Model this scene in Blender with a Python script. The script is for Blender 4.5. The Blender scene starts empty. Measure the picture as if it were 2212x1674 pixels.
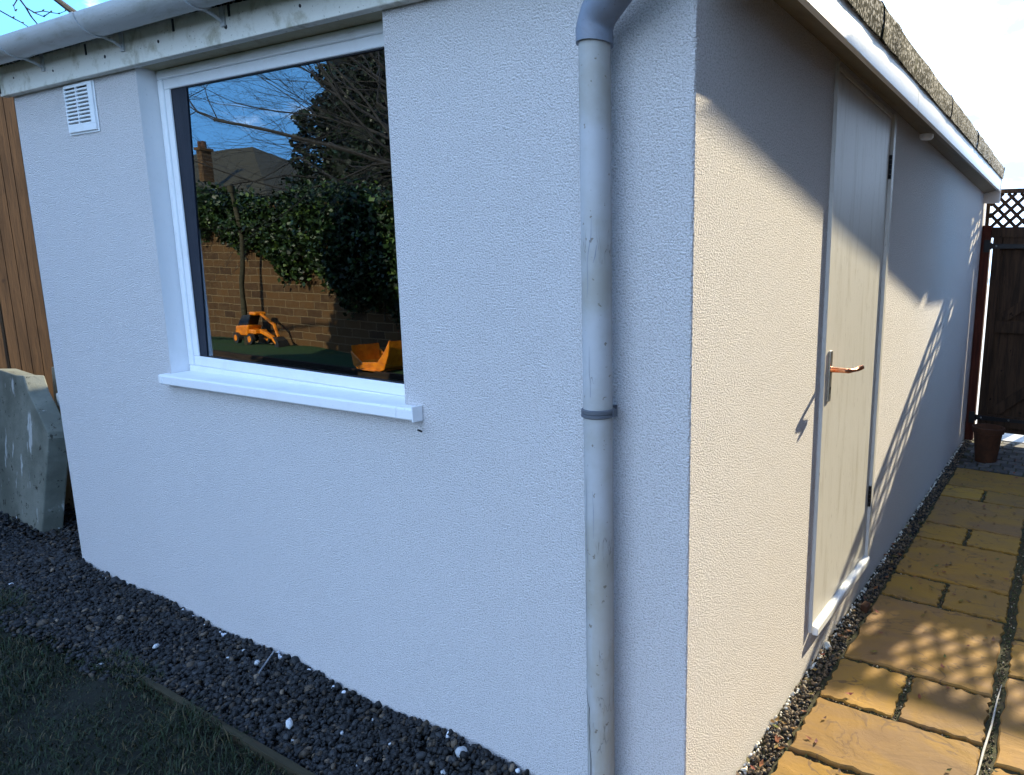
import bpy, bmesh, math, random
import numpy as np
from mathutils import Vector, Matrix
random.seed(7); rng = np.random.default_rng(7)
sc = bpy.context.scene; COL = sc.collection
R = math.radians

# ------------------------------------------------------------ camera
yaw, pit, rol = R(26.8896), R(-9.8196), R(1.3196)
f = Vector((-math.sin(yaw)*math.cos(pit), math.cos(yaw)*math.cos(pit), math.sin(pit)))
r = Vector((math.cos(yaw), math.sin(yaw), 0)); u = r.cross(f)
r2 = r*math.cos(rol)+u*math.sin(rol); u2 = -r*math.sin(rol)+u*math.cos(rol)
cd = bpy.data.cameras.new('camera'); cam = bpy.data.objects.new('camera', cd); COL.objects.link(cam)
m = Matrix.Identity(4)
for i in range(3):
    m[i][0] = r2[i]; m[i][1] = u2[i]; m[i][2] = -f[i]
m[0][3], m[1][3], m[2][3] = .7602, -1.3345, 1.5
cam.matrix_world = m
cd.sensor_width = 36; cd.lens = 1445.6/2212*36
cd.shift_x = -454.04/2212; cd.shift_y = 7.1/2212
cd.clip_start = .02; cd.clip_end = 2000
sc.camera = cam

# ------------------------------------------------------------ light
SUN = Vector((.255, 1, .52)).normalized()
el = math.asin(SUN.z); az = math.atan2(SUN.x, SUN.y)
w = bpy.data.worlds.new('World'); sc.world = w; w.use_nodes = True
nt = w.node_tree; nt.nodes.clear()
def N(nt, t, **k):
    n = nt.nodes.new(t)
    for a, b in k.items():
        if a.startswith('i_'): n.inputs[a[2:].replace('_', ' ')].default_value = b
        else: setattr(n, a, b)
    return n
wo = N(nt, 'ShaderNodeOutputWorld'); bg = N(nt, 'ShaderNodeBackground')
sky = N(nt, 'ShaderNodeTexSky', sky_type='NISHITA', sun_disc=False, sun_elevation=el, sun_rotation=az, air_density=1.0, dust_density=.6, ozone_density=3.5)
hs = N(nt, 'ShaderNodeHueSaturation'); hs.inputs['Saturation'].default_value = 1.2
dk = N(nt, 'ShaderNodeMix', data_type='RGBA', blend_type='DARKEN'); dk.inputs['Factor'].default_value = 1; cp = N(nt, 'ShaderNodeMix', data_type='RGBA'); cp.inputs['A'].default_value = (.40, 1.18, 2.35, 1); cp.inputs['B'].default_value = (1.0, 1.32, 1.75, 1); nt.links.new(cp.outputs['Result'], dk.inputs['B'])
tn = N(nt, 'ShaderNodeMix', data_type='RGBA', blend_type='MULTIPLY'); tn.inputs['Factor'].default_value = 1; tn.inputs['B'].default_value = (1.05, .97, 1.08, 1)
nt.links.new(sky.outputs[0], tn.inputs['A']); nt.links.new(tn.outputs['Result'], hs.inputs['Color'])
nt.links.new(hs.outputs[0], dk.inputs['A'])
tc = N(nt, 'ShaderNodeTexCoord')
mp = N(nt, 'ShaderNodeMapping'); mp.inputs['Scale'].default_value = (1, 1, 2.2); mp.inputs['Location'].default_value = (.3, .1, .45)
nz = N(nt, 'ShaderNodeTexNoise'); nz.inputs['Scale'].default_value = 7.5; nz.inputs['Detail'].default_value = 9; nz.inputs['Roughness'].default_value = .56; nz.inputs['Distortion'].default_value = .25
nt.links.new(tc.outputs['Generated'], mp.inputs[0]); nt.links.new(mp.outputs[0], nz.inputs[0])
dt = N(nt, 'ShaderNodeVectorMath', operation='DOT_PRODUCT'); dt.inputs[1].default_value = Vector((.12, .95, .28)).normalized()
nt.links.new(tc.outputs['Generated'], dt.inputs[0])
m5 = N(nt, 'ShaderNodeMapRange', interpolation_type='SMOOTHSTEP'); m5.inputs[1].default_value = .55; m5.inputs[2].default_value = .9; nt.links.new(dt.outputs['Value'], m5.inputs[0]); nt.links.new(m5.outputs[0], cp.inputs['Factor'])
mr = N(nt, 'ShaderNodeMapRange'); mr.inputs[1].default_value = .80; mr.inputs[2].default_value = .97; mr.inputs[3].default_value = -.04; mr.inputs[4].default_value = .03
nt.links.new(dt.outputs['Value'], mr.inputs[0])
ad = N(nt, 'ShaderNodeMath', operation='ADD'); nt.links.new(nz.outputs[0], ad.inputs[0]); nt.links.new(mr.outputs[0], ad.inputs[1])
for vec, lo_c, hi_c, amt in (((-.93, -.12, .22), .72, .92, -.16), ((-.2, -.97, .16), .5, .9, .16)):  # clears sky to the left; adds unseen bright cloud behind camera, lighting front wall
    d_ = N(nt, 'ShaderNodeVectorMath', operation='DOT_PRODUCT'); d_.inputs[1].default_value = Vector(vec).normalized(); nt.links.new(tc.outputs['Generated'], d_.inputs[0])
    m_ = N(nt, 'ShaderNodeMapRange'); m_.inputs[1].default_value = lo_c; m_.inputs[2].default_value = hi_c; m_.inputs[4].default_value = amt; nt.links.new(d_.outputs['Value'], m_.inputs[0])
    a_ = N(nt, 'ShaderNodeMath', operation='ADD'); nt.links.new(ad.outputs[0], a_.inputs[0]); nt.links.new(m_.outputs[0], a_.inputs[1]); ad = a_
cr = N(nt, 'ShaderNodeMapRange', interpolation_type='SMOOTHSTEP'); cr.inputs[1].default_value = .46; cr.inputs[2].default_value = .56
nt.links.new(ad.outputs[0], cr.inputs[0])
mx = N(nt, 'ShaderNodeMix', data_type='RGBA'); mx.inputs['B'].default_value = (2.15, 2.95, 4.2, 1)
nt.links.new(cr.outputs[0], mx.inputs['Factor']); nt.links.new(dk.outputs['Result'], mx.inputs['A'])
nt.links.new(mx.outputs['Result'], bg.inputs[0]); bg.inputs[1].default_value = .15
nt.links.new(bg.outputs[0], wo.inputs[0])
ld = bpy.data.lights.new('sun', 'SUN'); ld.energy = 2.0; ld.angle = R(.53); ld.color = (1, .87, .60)
lo = bpy.data.objects.new('sun', ld); COL.objects.link(lo); lo.rotation_euler = SUN.to_track_quat('Z', 'Y').to_euler()
lo.location = (3, 10, 6)
vs = sc.view_settings; vs.view_transform = 'Standard'; vs.look = 'None'; vs.exposure = 2.64; vs.gamma = 1; vs.use_curve_mapping = False

# ------------------------------------------------------------ materials
def mat(name, rough=.8, color=(.5, .5, .5), spec=.3):
    m = bpy.data.materials.new(name); m.use_nodes = True; t = m.node_tree
    b = t.nodes['Principled BSDF']; b.inputs['Roughness'].default_value = rough
    b.inputs['Base Color'].default_value = (*color, 1); b.inputs['Specular IOR Level'].default_value = spec
    return m, t, b
def coord(t, scale=(1, 1, 1), kind='Object'):
    c = N(t, 'ShaderNodeTexCoord'); mp = N(t, 'ShaderNodeMapping'); mp.inputs['Scale'].default_value = scale
    t.links.new(c.outputs[kind], mp.inputs[0]); return mp.outputs[0]
def noise(t, co, scale, detail=4, rough=.5, dist=0):
    n = N(t, 'ShaderNodeTexNoise'); n.inputs['Scale'].default_value = scale; n.inputs['Detail'].default_value = detail
    n.inputs['Roughness'].default_value = rough; n.inputs['Distortion'].default_value = dist
    t.links.new(co, n.inputs['Vector']); return n.outputs[0]
def ramp(t, fac, stops):
    n = N(t, 'ShaderNodeValToRGB'); e = n.color_ramp.elements
    while len(e) < len(stops): e.new(.5)
    for q, (p, c) in zip(e, stops):
        q.position = p; q.color = (*c, 1) if len(c) == 3 else c
    t.links.new(fac, n.inputs[0]); return n.outputs[0]
def rng_(t, v, a, b, c=0, d=1):
    n = N(t, 'ShaderNodeMapRange', interpolation_type='SMOOTHSTEP')
    for i, x in enumerate((a, b, c, d)): n.inputs[i+1].default_value = x
    t.links.new(v, n.inputs[0]); return n.outputs[0]
def mixc(t, f, a, b):
    n = N(t, 'ShaderNodeMix', data_type='RGBA')
    if isinstance(f, (int, float)): n.inputs['Factor'].default_value = f
    else: t.links.new(f, n.inputs['Factor'])
    for k, x in (('A', a), ('B', b)):
        if isinstance(x, tuple): n.inputs[k].default_value = (*x, 1)
        else: t.links.new(x, n.inputs[k])
    return n.outputs['Result']
def mth(t, op, a, b=0):
    n = N(t, 'ShaderNodeMath', operation=op)
    for i, x in enumerate((a, b)):
        if isinstance(x, (int, float)): n.inputs[i].default_value = x
        else: t.links.new(x, n.inputs[i])
    return n.outputs[0]
def bump(t, b, h, dist=.003, strength=1.0):
    n = N(t, 'ShaderNodeBump'); n.inputs['Strength'].default_value = strength; n.inputs['Distance'].default_value = dist
    t.links.new(h, n.inputs['Height']); t.links.new(n.outputs[0], b.inputs['Normal'])
def attr(t, name='col'):
    n = N(t, 'ShaderNodeAttribute', attribute_name=name); return n.outputs['Color']
def setc(t, b, c): t.links.new(c, b.inputs['Base Color'])
M = {}
# textured masonry paint
m_, t, b = mat('masonry_paint', .9, spec=.15); co = coord(t)
big = noise(t, co, 1.3, 5, .55); w1 = noise(t, co, 215, 3, .55, .3)
c = mixc(t, rng_(t, big, .3, .7), (.83, .80, .80), (.815, .785, .785))
sp = rng_(t, noise(t, co, 180, 2, .5), .64, .74)
c = mixc(t, mth(t, 'MULTIPLY', sp, .5), c, (.35, .34, .32))
c = mixc(t, mth(t, 'MULTIPLY', rng_(t, w1, .50, .40), .40), c, (.38, .36, .32))  # dips of the bump coloured darker, painting shade into the pits
gz = N(t, 'ShaderNodeSeparateXYZ'); t.links.new(co, gz.inputs[0])
low = rng_(t, mth(t, 'ADD', gz.outputs[2], mth(t, 'MULTIPLY', noise(t, co, 9, 5, .6), .12)), .10, .02)
vst = rng_(t, noise(t, coord(t, (9, 9, .8)), 1.6, 6, .6), .52, .75); c = mixc(t, mth(t, 'MULTIPLY', vst, .0), c, (.55, .52, .45))
c = mixc(t, mth(t, 'MULTIPLY', rng_(t, noise(t, co, 420, 1, .5), .70, .74), .7), c, (.12, .11, .10))
c = mixc(t, mth(t, 'MULTIPLY', low, .45), c, (.45, .41, .34)); setc(t, b, c)
w2 = noise(t, co, 420, 2, .5); w3 = noise(t, co, 11, 3, .5)
h = mth(t, 'ADD', mth(t, 'ADD', mth(t, 'MULTIPLY', rng_(t, w1, .30, .68), .8), mth(t, 'MULTIPLY', w2, .45)), mth(t, 'MULTIPLY', w3, .12))
bump(t, b, h, .0068, .85); M['render'] = m_
# weathered white gloss on boards
def board(name, base, dirt, amt, rough=.55, grain=(2, 2, 2), sc_=6):
    m_, t, b = mat(name, rough); co = coord(t, grain)
    d = noise(t, co, sc_, 8, .65, .4); s = noise(t, co, sc_*9, 4, .6)
    c = mixc(t, mth(t, 'MULTIPLY', rng_(t, d, .48, .72), amt), base, dirt)
    c = mixc(t, mth(t, 'MULTIPLY', rng_(t, s, .63, .72), amt), c, tuple(x*.5 for x in dirt)); setc(t, b, c)
    bump(t, b, mth(t, 'ADD', s, d), .0012, .6); M[name] = m_; return m_
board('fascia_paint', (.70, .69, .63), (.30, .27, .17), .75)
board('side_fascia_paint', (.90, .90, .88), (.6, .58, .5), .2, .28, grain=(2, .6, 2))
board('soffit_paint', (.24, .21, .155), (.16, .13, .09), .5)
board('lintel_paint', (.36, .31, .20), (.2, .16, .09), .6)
board('smooth_paint', (.80, .79, .79), (.7, .69, .67), .3, .8)
board('upvc', (.78, .80, .82), (.6, .6, .58), .25, .35)
board('gutter_plastic', (.50, .52, .53), (.26, .26, .2), .55, .4, (1, 4, 4), 5)
board('door_paint', (.60, .59, .56), (.45, .43, .38), .7, .42, (3, 3, .35), 7)
board('dark_rubber', (.02, .02, .025), (.04, .04, .04), .3)
board('dark_strip', (.012, .016, .028), (.03, .035, .05), .5, .6, (6, 6, .3))
board('grey_plastic', (.10, .11, .13), (.2, .2, .2), .3, .5)
board('elbow_plastic', (.20, .23, .29), (.12, .12, .12), .4, .4)
board('black_metal', (.012, .012, .014), (.03, .02, .015), .5, .4)
# downpipe with cracking paint
m_, t, b = mat('pipe_paint', .5); co = coord(t)
cs = coord(t, (1, 1, .16)); v = N(t, 'ShaderNodeTexVoronoi', feature='DISTANCE_TO_EDGE'); v.inputs['Scale'].default_value = 26
nd = N(t, 'ShaderNodeTexNoise'); nd.inputs['Scale'].default_value = 22; nd.inputs['Detail'].default_value = 4; t.links.new(cs, nd.inputs[0])
vm = N(t, 'ShaderNodeVectorMath', operation='MULTIPLY_ADD'); vm.inputs[1].default_value = (.09, .09, .09)
t.links.new(nd.outputs[1], vm.inputs[0]); t.links.new(cs, vm.inputs[2]); t.links.new(vm.outputs[0], v.inputs['Vector'])
crack = rng_(t, v.outputs[0], .013, .004); msk = rng_(t, noise(t, co, 7.5, 4, .6), .58, .66)
crk = mth(t, 'MULTIPLY', crack, msk)
sepz = N(t, 'ShaderNodeSeparateXYZ'); t.links.new(co, sepz.inputs[0])
lo_ = rng_(t, sepz.outputs[2], 1.3, .2)
c = mixc(t, rng_(t, noise(t, co, 4, 6, .6), .4, .7), (.44, .45, .47), (.34, .33, .30))
c = mixc(t, mth(t, 'MULTIPLY', mth(t, 'MULTIPLY', lo_, rng_(t, noise(t, cs, 11, 5, .6), .35, .6)), .65), c, (.33, .29, .21))
c = mixc(t, mth(t, 'MULTIPLY', rng_(t, noise(t, co, 55, 3, .6), .66, .7), .8), c, (.16, .13, .09))
c = mixc(t, mth(t, 'MULTIPLY', crk, .7), c, (.18, .17, .16)); setc(t, b, c)
bump(t, b, mth(t, 'ADD', mth(t, 'MULTIPLY', crk, -1.0), mth(t, 'MULTIPLY', noise(t, co, 70, 3), .3)), .002, .7); M['pipe'] = m_
# mineral felt
m_, t, b = mat('mineral_felt', 1.0, spec=.05); co = coord(t)
v = N(t, 'ShaderNodeTexVoronoi'); v.inputs['Scale'].default_value = 120; t.links.new(co, v.inputs['Vector'])
g = N(t, 'ShaderNodeSeparateColor'); t.links.new(v.outputs['Color'], g.inputs[0])
c = ramp(t, g.outputs[0], [(0, (.010, .012, .010)), (.5, (.03, .032, .028)), (.66, (.14, .14, .13)), (.9, (.62, .61, .60))])
c = mixc(t, rng_(t, noise(t, co, 9, 5, .6), .62, .75), c, (.07, .075, .035)); setc(t, b, c)
bump(t, b, g.outputs[0], .003, .8); M['felt'] = m_
# wood
def wood(name, a, b_, axis=2, dark=(.05, .03, .02)):
    m_, t, b = mat(name, .85, spec=.15); s = [9, 9, 9]; s[axis] = .7; co = coord(t, tuple(s)); c2 = coord(t)
    g = noise(t, co, 3.2, 8, .62, .5); g2 = noise(t, co, 14, 4, .6)
    c = mixc(t, rng_(t, g, .35, .68), a, b_); c = mixc(t, mth(t, 'MULTIPLY', rng_(t, g2, .58, .7), .6), c, dark)
    c = mixc(t, rng_(t, noise(t, c2, 14, 2, .4), .72, .76), c, dark); setc(t, b, c)
    bump(t, b, mth(t, 'ADD', g, g2), .002, .7); M[name] = m_
wood('fence_wood', (.105, .060, .032), (.065, .038, .022))
wood('gate_wood', (.07, .042, .026), (.03, .020, .014), dark=(.015, .01, .008))
wood('post_wood', (.10, .028, .018), (.05, .016, .012))
wood('edging_wood', (.05, .045, .028), (.028, .025, .016), 0)
wood('sleeper_wood', (.035, .022, .015), (.018, .013, .010), 0)
wood('plank_wood', (.25, .26, .28), (.15, .16, .18), 0)
# sandstone
m_, t, b = mat('sandstone', .75, spec=.25); co = coord(t); a = attr(t); cs = coord(t, (1, 1.5, 1))
n1 = noise(t, cs, 3.2, 7, .6, 1.3); n2 = noise(t, co, 40, 4, .6)
c = mixc(t, rng_(t, n1, .33, .66), (.28, .165, .035), (.22, .135, .055))
mm = N(t, 'ShaderNodeMix', data_type='RGBA', blend_type='MULTIPLY'); mm.inputs['Factor'].default_value = 1
t.links.new(c, mm.inputs['A']); t.links.new(a, mm.inputs['B'])
rdg = N(t, 'ShaderNodeTexNoise'); rdg.inputs['Scale'].default_value = 4.5; rdg.inputs['Detail'].default_value = 5; rdg.inputs['Distortion'].default_value = .7; t.links.new(cs, rdg.inputs[0])
st = mth(t, 'ABSOLUTE', mth(t, 'SUBTRACT', mth(t, 'FRACT', mth(t, 'MULTIPLY', rdg.outputs[0], 5)), .5))
ln = mth(t, 'MULTIPLY', rng_(t, st, .09, .0), rng_(t, noise(t, co, 6, 3), .42, .56))
c = mixc(t, mth(t, 'MULTIPLY', ln, .9), mm.outputs['Result'], (.13, .075, .035))
c = mixc(t, mth(t, 'MULTIPLY', rng_(t, n2, .62, .72), .5), c, (.2, .13, .07)); setc(t, b, c)
hh = mth(t, 'ADD', mth(t, 'MULTIPLY', mth(t, 'FRACT', mth(t, 'MULTIPLY', rdg.outputs[0], 5)), .22), mth(t, 'ADD', rdg.outputs[0], mth(t, 'MULTIPLY', n2, .2)))
bump(t, b, hh, .006, .8); M['sandstone'] = m_
def simple(name, rough=.8, var=.25, scale=20, bd=.004):
    m_, t, b = mat(name, rough); co = coord(t); a = attr(t); n = noise(t, co, scale, 5, .6)
    v_ = N(t, 'ShaderNodeMix', data_type='RGBA', blend_type='MULTIPLY'); v_.inputs['Factor'].default_value = 1
    t.links.new(a, v_.inputs['A']); t.links.new(ramp(t, n, [(.3, (1-var,)*3), (.7, (1+var,)*3)]), v_.inputs['B'])
    setc(t, b, v_.outputs['Result']); bump(t, b, n, bd, .6); M[name] = m_; return b
simple('stone', .6, .35, 60); simple('blade', .6, .2, 30, .0001); simple('leaf', .45, .25, 20, .0005)
simple('litter', .8, .3, 60); simple('sett', .85, .3, 25)
def flat(name, c1, c2, scale=8, rough=.9, bd=.01, **k):
    m_, t, b = mat(name, rough, **k); co = coord(t); n = noise(t, co, scale, 8, .65, .3)
    setc(t, b, mixc(t, rng_(t, n, .3, .7), c1, c2)); bump(t, b, n, bd, .6); M[name] = m_
flat('soil', (.015, .012, .009), (.008, .007, .005), 30)
flat('joint_soil', (.03, .024, .016), (.055, .055, .02), 45)
flat('lawn_soil', (.010, .012, .006), (.006, .007, .004), 25)
flat('grass_lit', (.008, .026, .006), (.02, .05, .010), 30)
flat('bark', (.035, .032, .03), (.014, .013, .012), 20)
flat('conifer_core', (.008, .014, .007), (.004, .007, .004), 5)
flat('roof_tile', (.055, .046, .028), (.035, .03, .02), 4)
flat('pale_concrete', (.55, .53, .50), (.42, .41, .38), 6)
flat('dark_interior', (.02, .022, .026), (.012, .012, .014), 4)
flat('terracotta', (.09, .036, .017), (.05, .022, .012), 14)
flat('neighbour_brick', (.10, .06, .04), (.06, .04, .03), 10)
flat('toy_yellow', (.80, .24, .008), (.5, .13, .006), 12, .35, .001, spec=.5)
flat('toy_black', (.02, .02, .02), (.03, .03, .03), 12, .4, .001)
flat('copper_lever', (.5, .10, .03), (.7, .35, .2), 60, .25, .0003)
M['copper_lever'].node_tree.nodes['Principled BSDF'].inputs['Metallic'].default_value = .8
flat('chrome', (.55, .55, .52), (.4, .4, .38), 40, .3, .0003)
M['chrome'].node_tree.nodes['Principled BSDF'].inputs['Metallic'].default_value = .9
# old concrete slab
m_, t, b = mat('old_concrete', .9); co = coord(t)
c = mixc(t, rng_(t, noise(t, co, 4, 7, .6), .35, .65), (.17, .175, .145), (.10, .105, .085))
c = mixc(t, rng_(t, noise(t, co, 17, 5, .75), .60, .66), c, (.03, .028, .02))
c = mixc(t, mth(t, 'MULTIPLY', rng_(t, noise(t, coord(t, (2, 2, .6)), 7, 5, .6), .60, .68), .8), c, (.42, .43, .42)); setc(t, b, c)
bump(t, b, noise(t, co, 30, 6, .7), .006, .7); M['old_concrete'] = m_
# brick wall
m_, t, b = mat('garden_brick', .9, spec=.15); c0 = N(t, 'ShaderNodeTexCoord'); sx = N(t, 'ShaderNodeSeparateXYZ'); t.links.new(c0.outputs['Object'], sx.inputs[0])
cb = N(t, 'ShaderNodeCombineXYZ'); t.links.new(sx.outputs[0], cb.inputs[0]); t.links.new(sx.outputs[2], cb.inputs[1])
wn = noise(t, c0.outputs['Object'], 5, 3); wv = N(t, 'ShaderNodeVectorMath', operation='ADD'); t.links.new(cb.outputs[0], wv.inputs[0])
wc = N(t, 'ShaderNodeCombineXYZ'); t.links.new(mth(t, 'MULTIPLY', wn, .03), wc.inputs[0]); t.links.new(mth(t, 'MULTIPLY', wn, .025), wc.inputs[1]); t.links.new(wc.outputs[0], wv.inputs[1])
br = N(t, 'ShaderNodeTexBrick'); br.inputs['Scale'].default_value = 1; br.inputs['Brick Width'].default_value = .33; br.inputs['Row Height'].default_value = .112
br.inputs['Mortar Size'].default_value = .007; br.inputs['Mortar Smooth'].default_value = .3; br.inputs['Bias'].default_value = -.1
br.inputs['Color1'].default_value = (.095, .048, .018, 1); br.inputs['Color2'].default_value = (.04, .022, .012, 1); br.inputs['Mortar'].default_value = (.17, .12, .065, 1)
t.links.new(wv.outputs[0], br.inputs['Vector'])
c = mixc(t, mth(t, 'MULTIPLY', rng_(t, noise(t, c0.outputs['Object'], 9, 6, .65), .45, .7), .6), br.outputs[0], (.10, .06, .03)); setc(t, b, c)
bump(t, b, mth(t, 'ADD', mth(t, 'MULTIPLY', br.outputs['Fac'], -1), mth(t, 'MULTIPLY', noise(t, c0.outputs['Object'], 40, 4), .5)), .01, .8); M['brick'] = m_
# window glass: tinted see-through pane with a strong mirror reflection
m_ = bpy.data.materials.new('window_glass'); m_.use_nodes = True; t = m_.node_tree; t.nodes.clear()
o_ = N(t, 'ShaderNodeOutputMaterial'); ms = N(t, 'ShaderNodeMixShader'); tr = N(t, 'ShaderNodeBsdfTransparent'); gl = N(t, 'ShaderNodeBsdfGlossy')
tr.inputs[0].default_value = (.45, .48, .5, 1); gl.inputs[0].default_value = (.80, .90, 1, 1); t.links.new(rng_(t, noise(t, coord(t, (1, 1, 2)), 3.5, 6, .7), .45, .8, .0, .035), gl.inputs['Roughness'])
fr = N(t, 'ShaderNodeFresnel'); fr.inputs[0].default_value = 3.2
t.links.new(fr.outputs[0], ms.inputs[0]); t.links.new(tr.outputs[0], ms.inputs[1]); t.links.new(gl.outputs[0], ms.inputs[2])
bn = N(t, 'ShaderNodeBump'); bn.inputs['Distance'].default_value = .0006; bn.inputs['Strength'].default_value = .5
t.links.new(noise(t, coord(t), 3.0, 2), bn.inputs['Height']); t.links.new(bn.outputs[0], gl.inputs['Normal'])
t.links.new(ms.outputs[0], o_.inputs[0]); M['glass'] = m_

# ------------------------------------------------------------ mesh helpers
def link(name, me, mt, parent=None, **p):
    o = bpy.data.objects.new(name, me); COL.objects.link(o)
    if mt: me.materials.append(M[mt])
    if parent: o.parent = parent
    for k, v in p.items(): o[k] = v
    return o
def empty(name, label, cat, loc=(0, 0, 0), group=None):
    o = bpy.data.objects.new(name, None); COL.objects.link(o); o.empty_display_size = .1
    o['label'] = label; o['category'] = cat
    if group: o['group'] = group
    return o
class MB:
    def __init__(s): s.v = []; s.f = []; s.c = []
    def add(s, vs, fs, col=None):
        n = len(s.v); s.v += [tuple(x) for x in vs]; s.f += [tuple(n+i for i in q) for q in fs]
        if col: s.c += [col]*len(vs)
        return s
    def box(s, a, b, col=None):
        (x0, y0, z0), (x1, y1, z1) = a, b
        return s.add([(x0,y0,z0),(x1,y0,z0),(x1,y1,z0),(x0,y1,z0),(x0,y0,z1),(x1,y0,z1),(x1,y1,z1),(x0,y1,z1)],
              [(0,3,2,1),(4,5,6,7),(0,1,5,4),(1,2,6,5),(2,3,7,6),(3,0,4,7)], col)
    def hexa(s, p, col=None):   # 8 points, bottom ring then top ring
        return s.add(p, [(0,3,2,1),(4,5,6,7),(0,1,5,4),(1,2,6,5),(2,3,7,6),(3,0,4,7)], col)
    def bar(s, p, q, wd, th, up=(0, 1, 0), col=None):
        p, q, up = Vector(p), Vector(q), Vector(up); d = (q-p).normalized(); sd = d.cross(up).normalized()*wd/2; n = up.normalized()*th/2
        return s.hexa([p-sd-n, p+sd-n, p+sd+n, p-sd+n, q-sd-n, q+sd-n, q+sd+n, q-sd+n], col)
    def tube(s, pts, rad, n=16, cap=True, col=None):
        pts = [Vector(p) for p in pts]; k = len(pts); rad = rad if hasattr(rad, '__len__') else [rad]*k
        vs = []; prev = None
        for i, p in enumerate(pts):
            d = (pts[min(i+1, k-1)]-pts[max(i-1, 0)]).normalized()
            if prev is None: a = d.orthogonal().normalized()
            else: a = (prev-d*prev.dot(d)).normalized()
            prev = a; b = d.cross(a)
            for j in range(n):
                t_ = 2*math.pi*j/n; vs.append(p+(a*math.cos(t_)+b*math.sin(t_))*rad[i])
        fs = [(i*n+j, i*n+(j+1) % n, (i+1)*n+(j+1) % n, (i+1)*n+j) for i in range(k-1) for j in range(n)]
        if cap: fs += [tuple(reversed(range(n))), tuple((k-1)*n+j for j in range(n))]
        return s.add(vs, fs, col)
    def prism(s, poly, off, col=None):   # closed 3D polygon extruded by off
        n = len(poly); off = Vector(off); vs = [Vector(p) for p in poly]+[Vector(p)+off for p in poly]
        return s.add(vs, [tuple(range(n)), tuple(range(2*n-1, n-1, -1))]+[(i, n+i, n+(i+1) % n, (i+1) % n) for i in range(n)], col)
    def build(s, name, mt, parent=None, smooth=False, bev=0, **p):
        me = bpy.data.meshes.new(name); me.from_pydata(s.v, [], s.f)
        if s.c:
            a = me.attributes.new('col', 'FLOAT_COLOR', 'POINT'); a.data.foreach_set('color', np.array([(*c, 1) for c in s.c], 'f').ravel())
        bm = bmesh.new(); bm.from_mesh(me); bmesh.ops.recalc_face_normals(bm, faces=bm.faces); bm.to_mesh(me); bm.free()
        if smooth:
            me.polygons.foreach_set('use_smooth', [True]*len(me.polygons))
            me.set_sharp_from_angle(angle=R(50))
        o = link(name, me, mt, parent, **p)
        if bev:
            md = o.modifiers.new('b', 'BEVEL'); md.width = bev; md.segments = 2; md.limit_method = 'ANGLE'
        return o
def np_mesh(name, V, F, mt, cols=None, smooth=False, parent=None, **p):
    me = bpy.data.meshes.new(name); k = F.shape[1]
    me.vertices.add(len(V)); me.vertices.foreach_set('co', V.astype('f').ravel())
    me.loops.add(F.size); me.loops.foreach_set('vertex_index', F.astype('i').ravel())
    me.polygons.add(len(F)); me.polygons.foreach_set('loop_start', np.arange(0, F.size, k, dtype='i')); me.polygons.foreach_set('loop_total', np.full(len(F), k, 'i'))
    if smooth: me.polygons.foreach_set('use_smooth', np.ones(len(F), bool))
    me.update(calc_edges=True)
    if cols is not None:
        a = me.attributes.new('col', 'FLOAT_COLOR', 'POINT'); a.data.foreach_set('color', np.c_[cols, np.ones(len(cols))].astype('f').ravel())
    return link(name, me, mt, parent, **p)
def ico(n):
    bm = bmesh.new(); bmesh.ops.create_icosphere(bm, subdivisions=n, radius=1); v = np.array([x.co[:] for x in bm.verts]); fc = np.array([[q.index for q in g.verts] for g in bm.faces]); bm.free(); return v, fc
def rots(n):
    q = rng.normal(size=(n, 4)); q /= np.linalg.norm(q, axis=1)[:, None]; a, b, c, d = q.T
    return np.stack([1-2*(c*c+d*d), 2*(b*c-a*d), 2*(b*d+a*c), 2*(b*c+a*d), 1-2*(b*b+d*d), 2*(c*d-a*b), 2*(b*d-a*c), 2*(c*d+a*b), 1-2*(b*b+c*c)], 1).reshape(n, 3, 3)
def stones(name, P, size, cols, mt='stone', flatz=1, sub=2, **p):
    v, fc = ico(sub); n = len(P); k = len(v)
    V = v[None]*(1+rng.uniform(-.2, .2, (n, k, 1)))
    V = np.sign(V)*np.abs(V)**.85
    V = V*(np.c_[np.ones(n), rng.uniform(.6, .95, n), rng.uniform(.4, .75, n)]*size[:, None])[:, None]
    V = np.einsum('nij,nkj->nki', rots(n), V); V[:, :, 2] *= flatz; V += P[:, None]
    F = (fc[None]+np.arange(n)[:, None, None]*k).reshape(-1, 3)
    return np_mesh(name, V.reshape(-1, 3), F, mt, np.repeat(cols, k, 0), True, **p)

# ------------------------------------------------------------ ground
L = 3.408
g = MB(); g.add([(-300,-300,-.035),(300,-300,-.035),(300,300,-.035),(-300,300,-.035)], [(0,1,2,3)]); g.build('ground', 'soil', kind='structure')
g = MB(); g.box((-.9, 5.48, -.034), (40, 300, -.004)); g.box((-40, 9, -.034), (-.9, 300, -.004)); g.build('road', 'pale_concrete', kind='structure')
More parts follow.
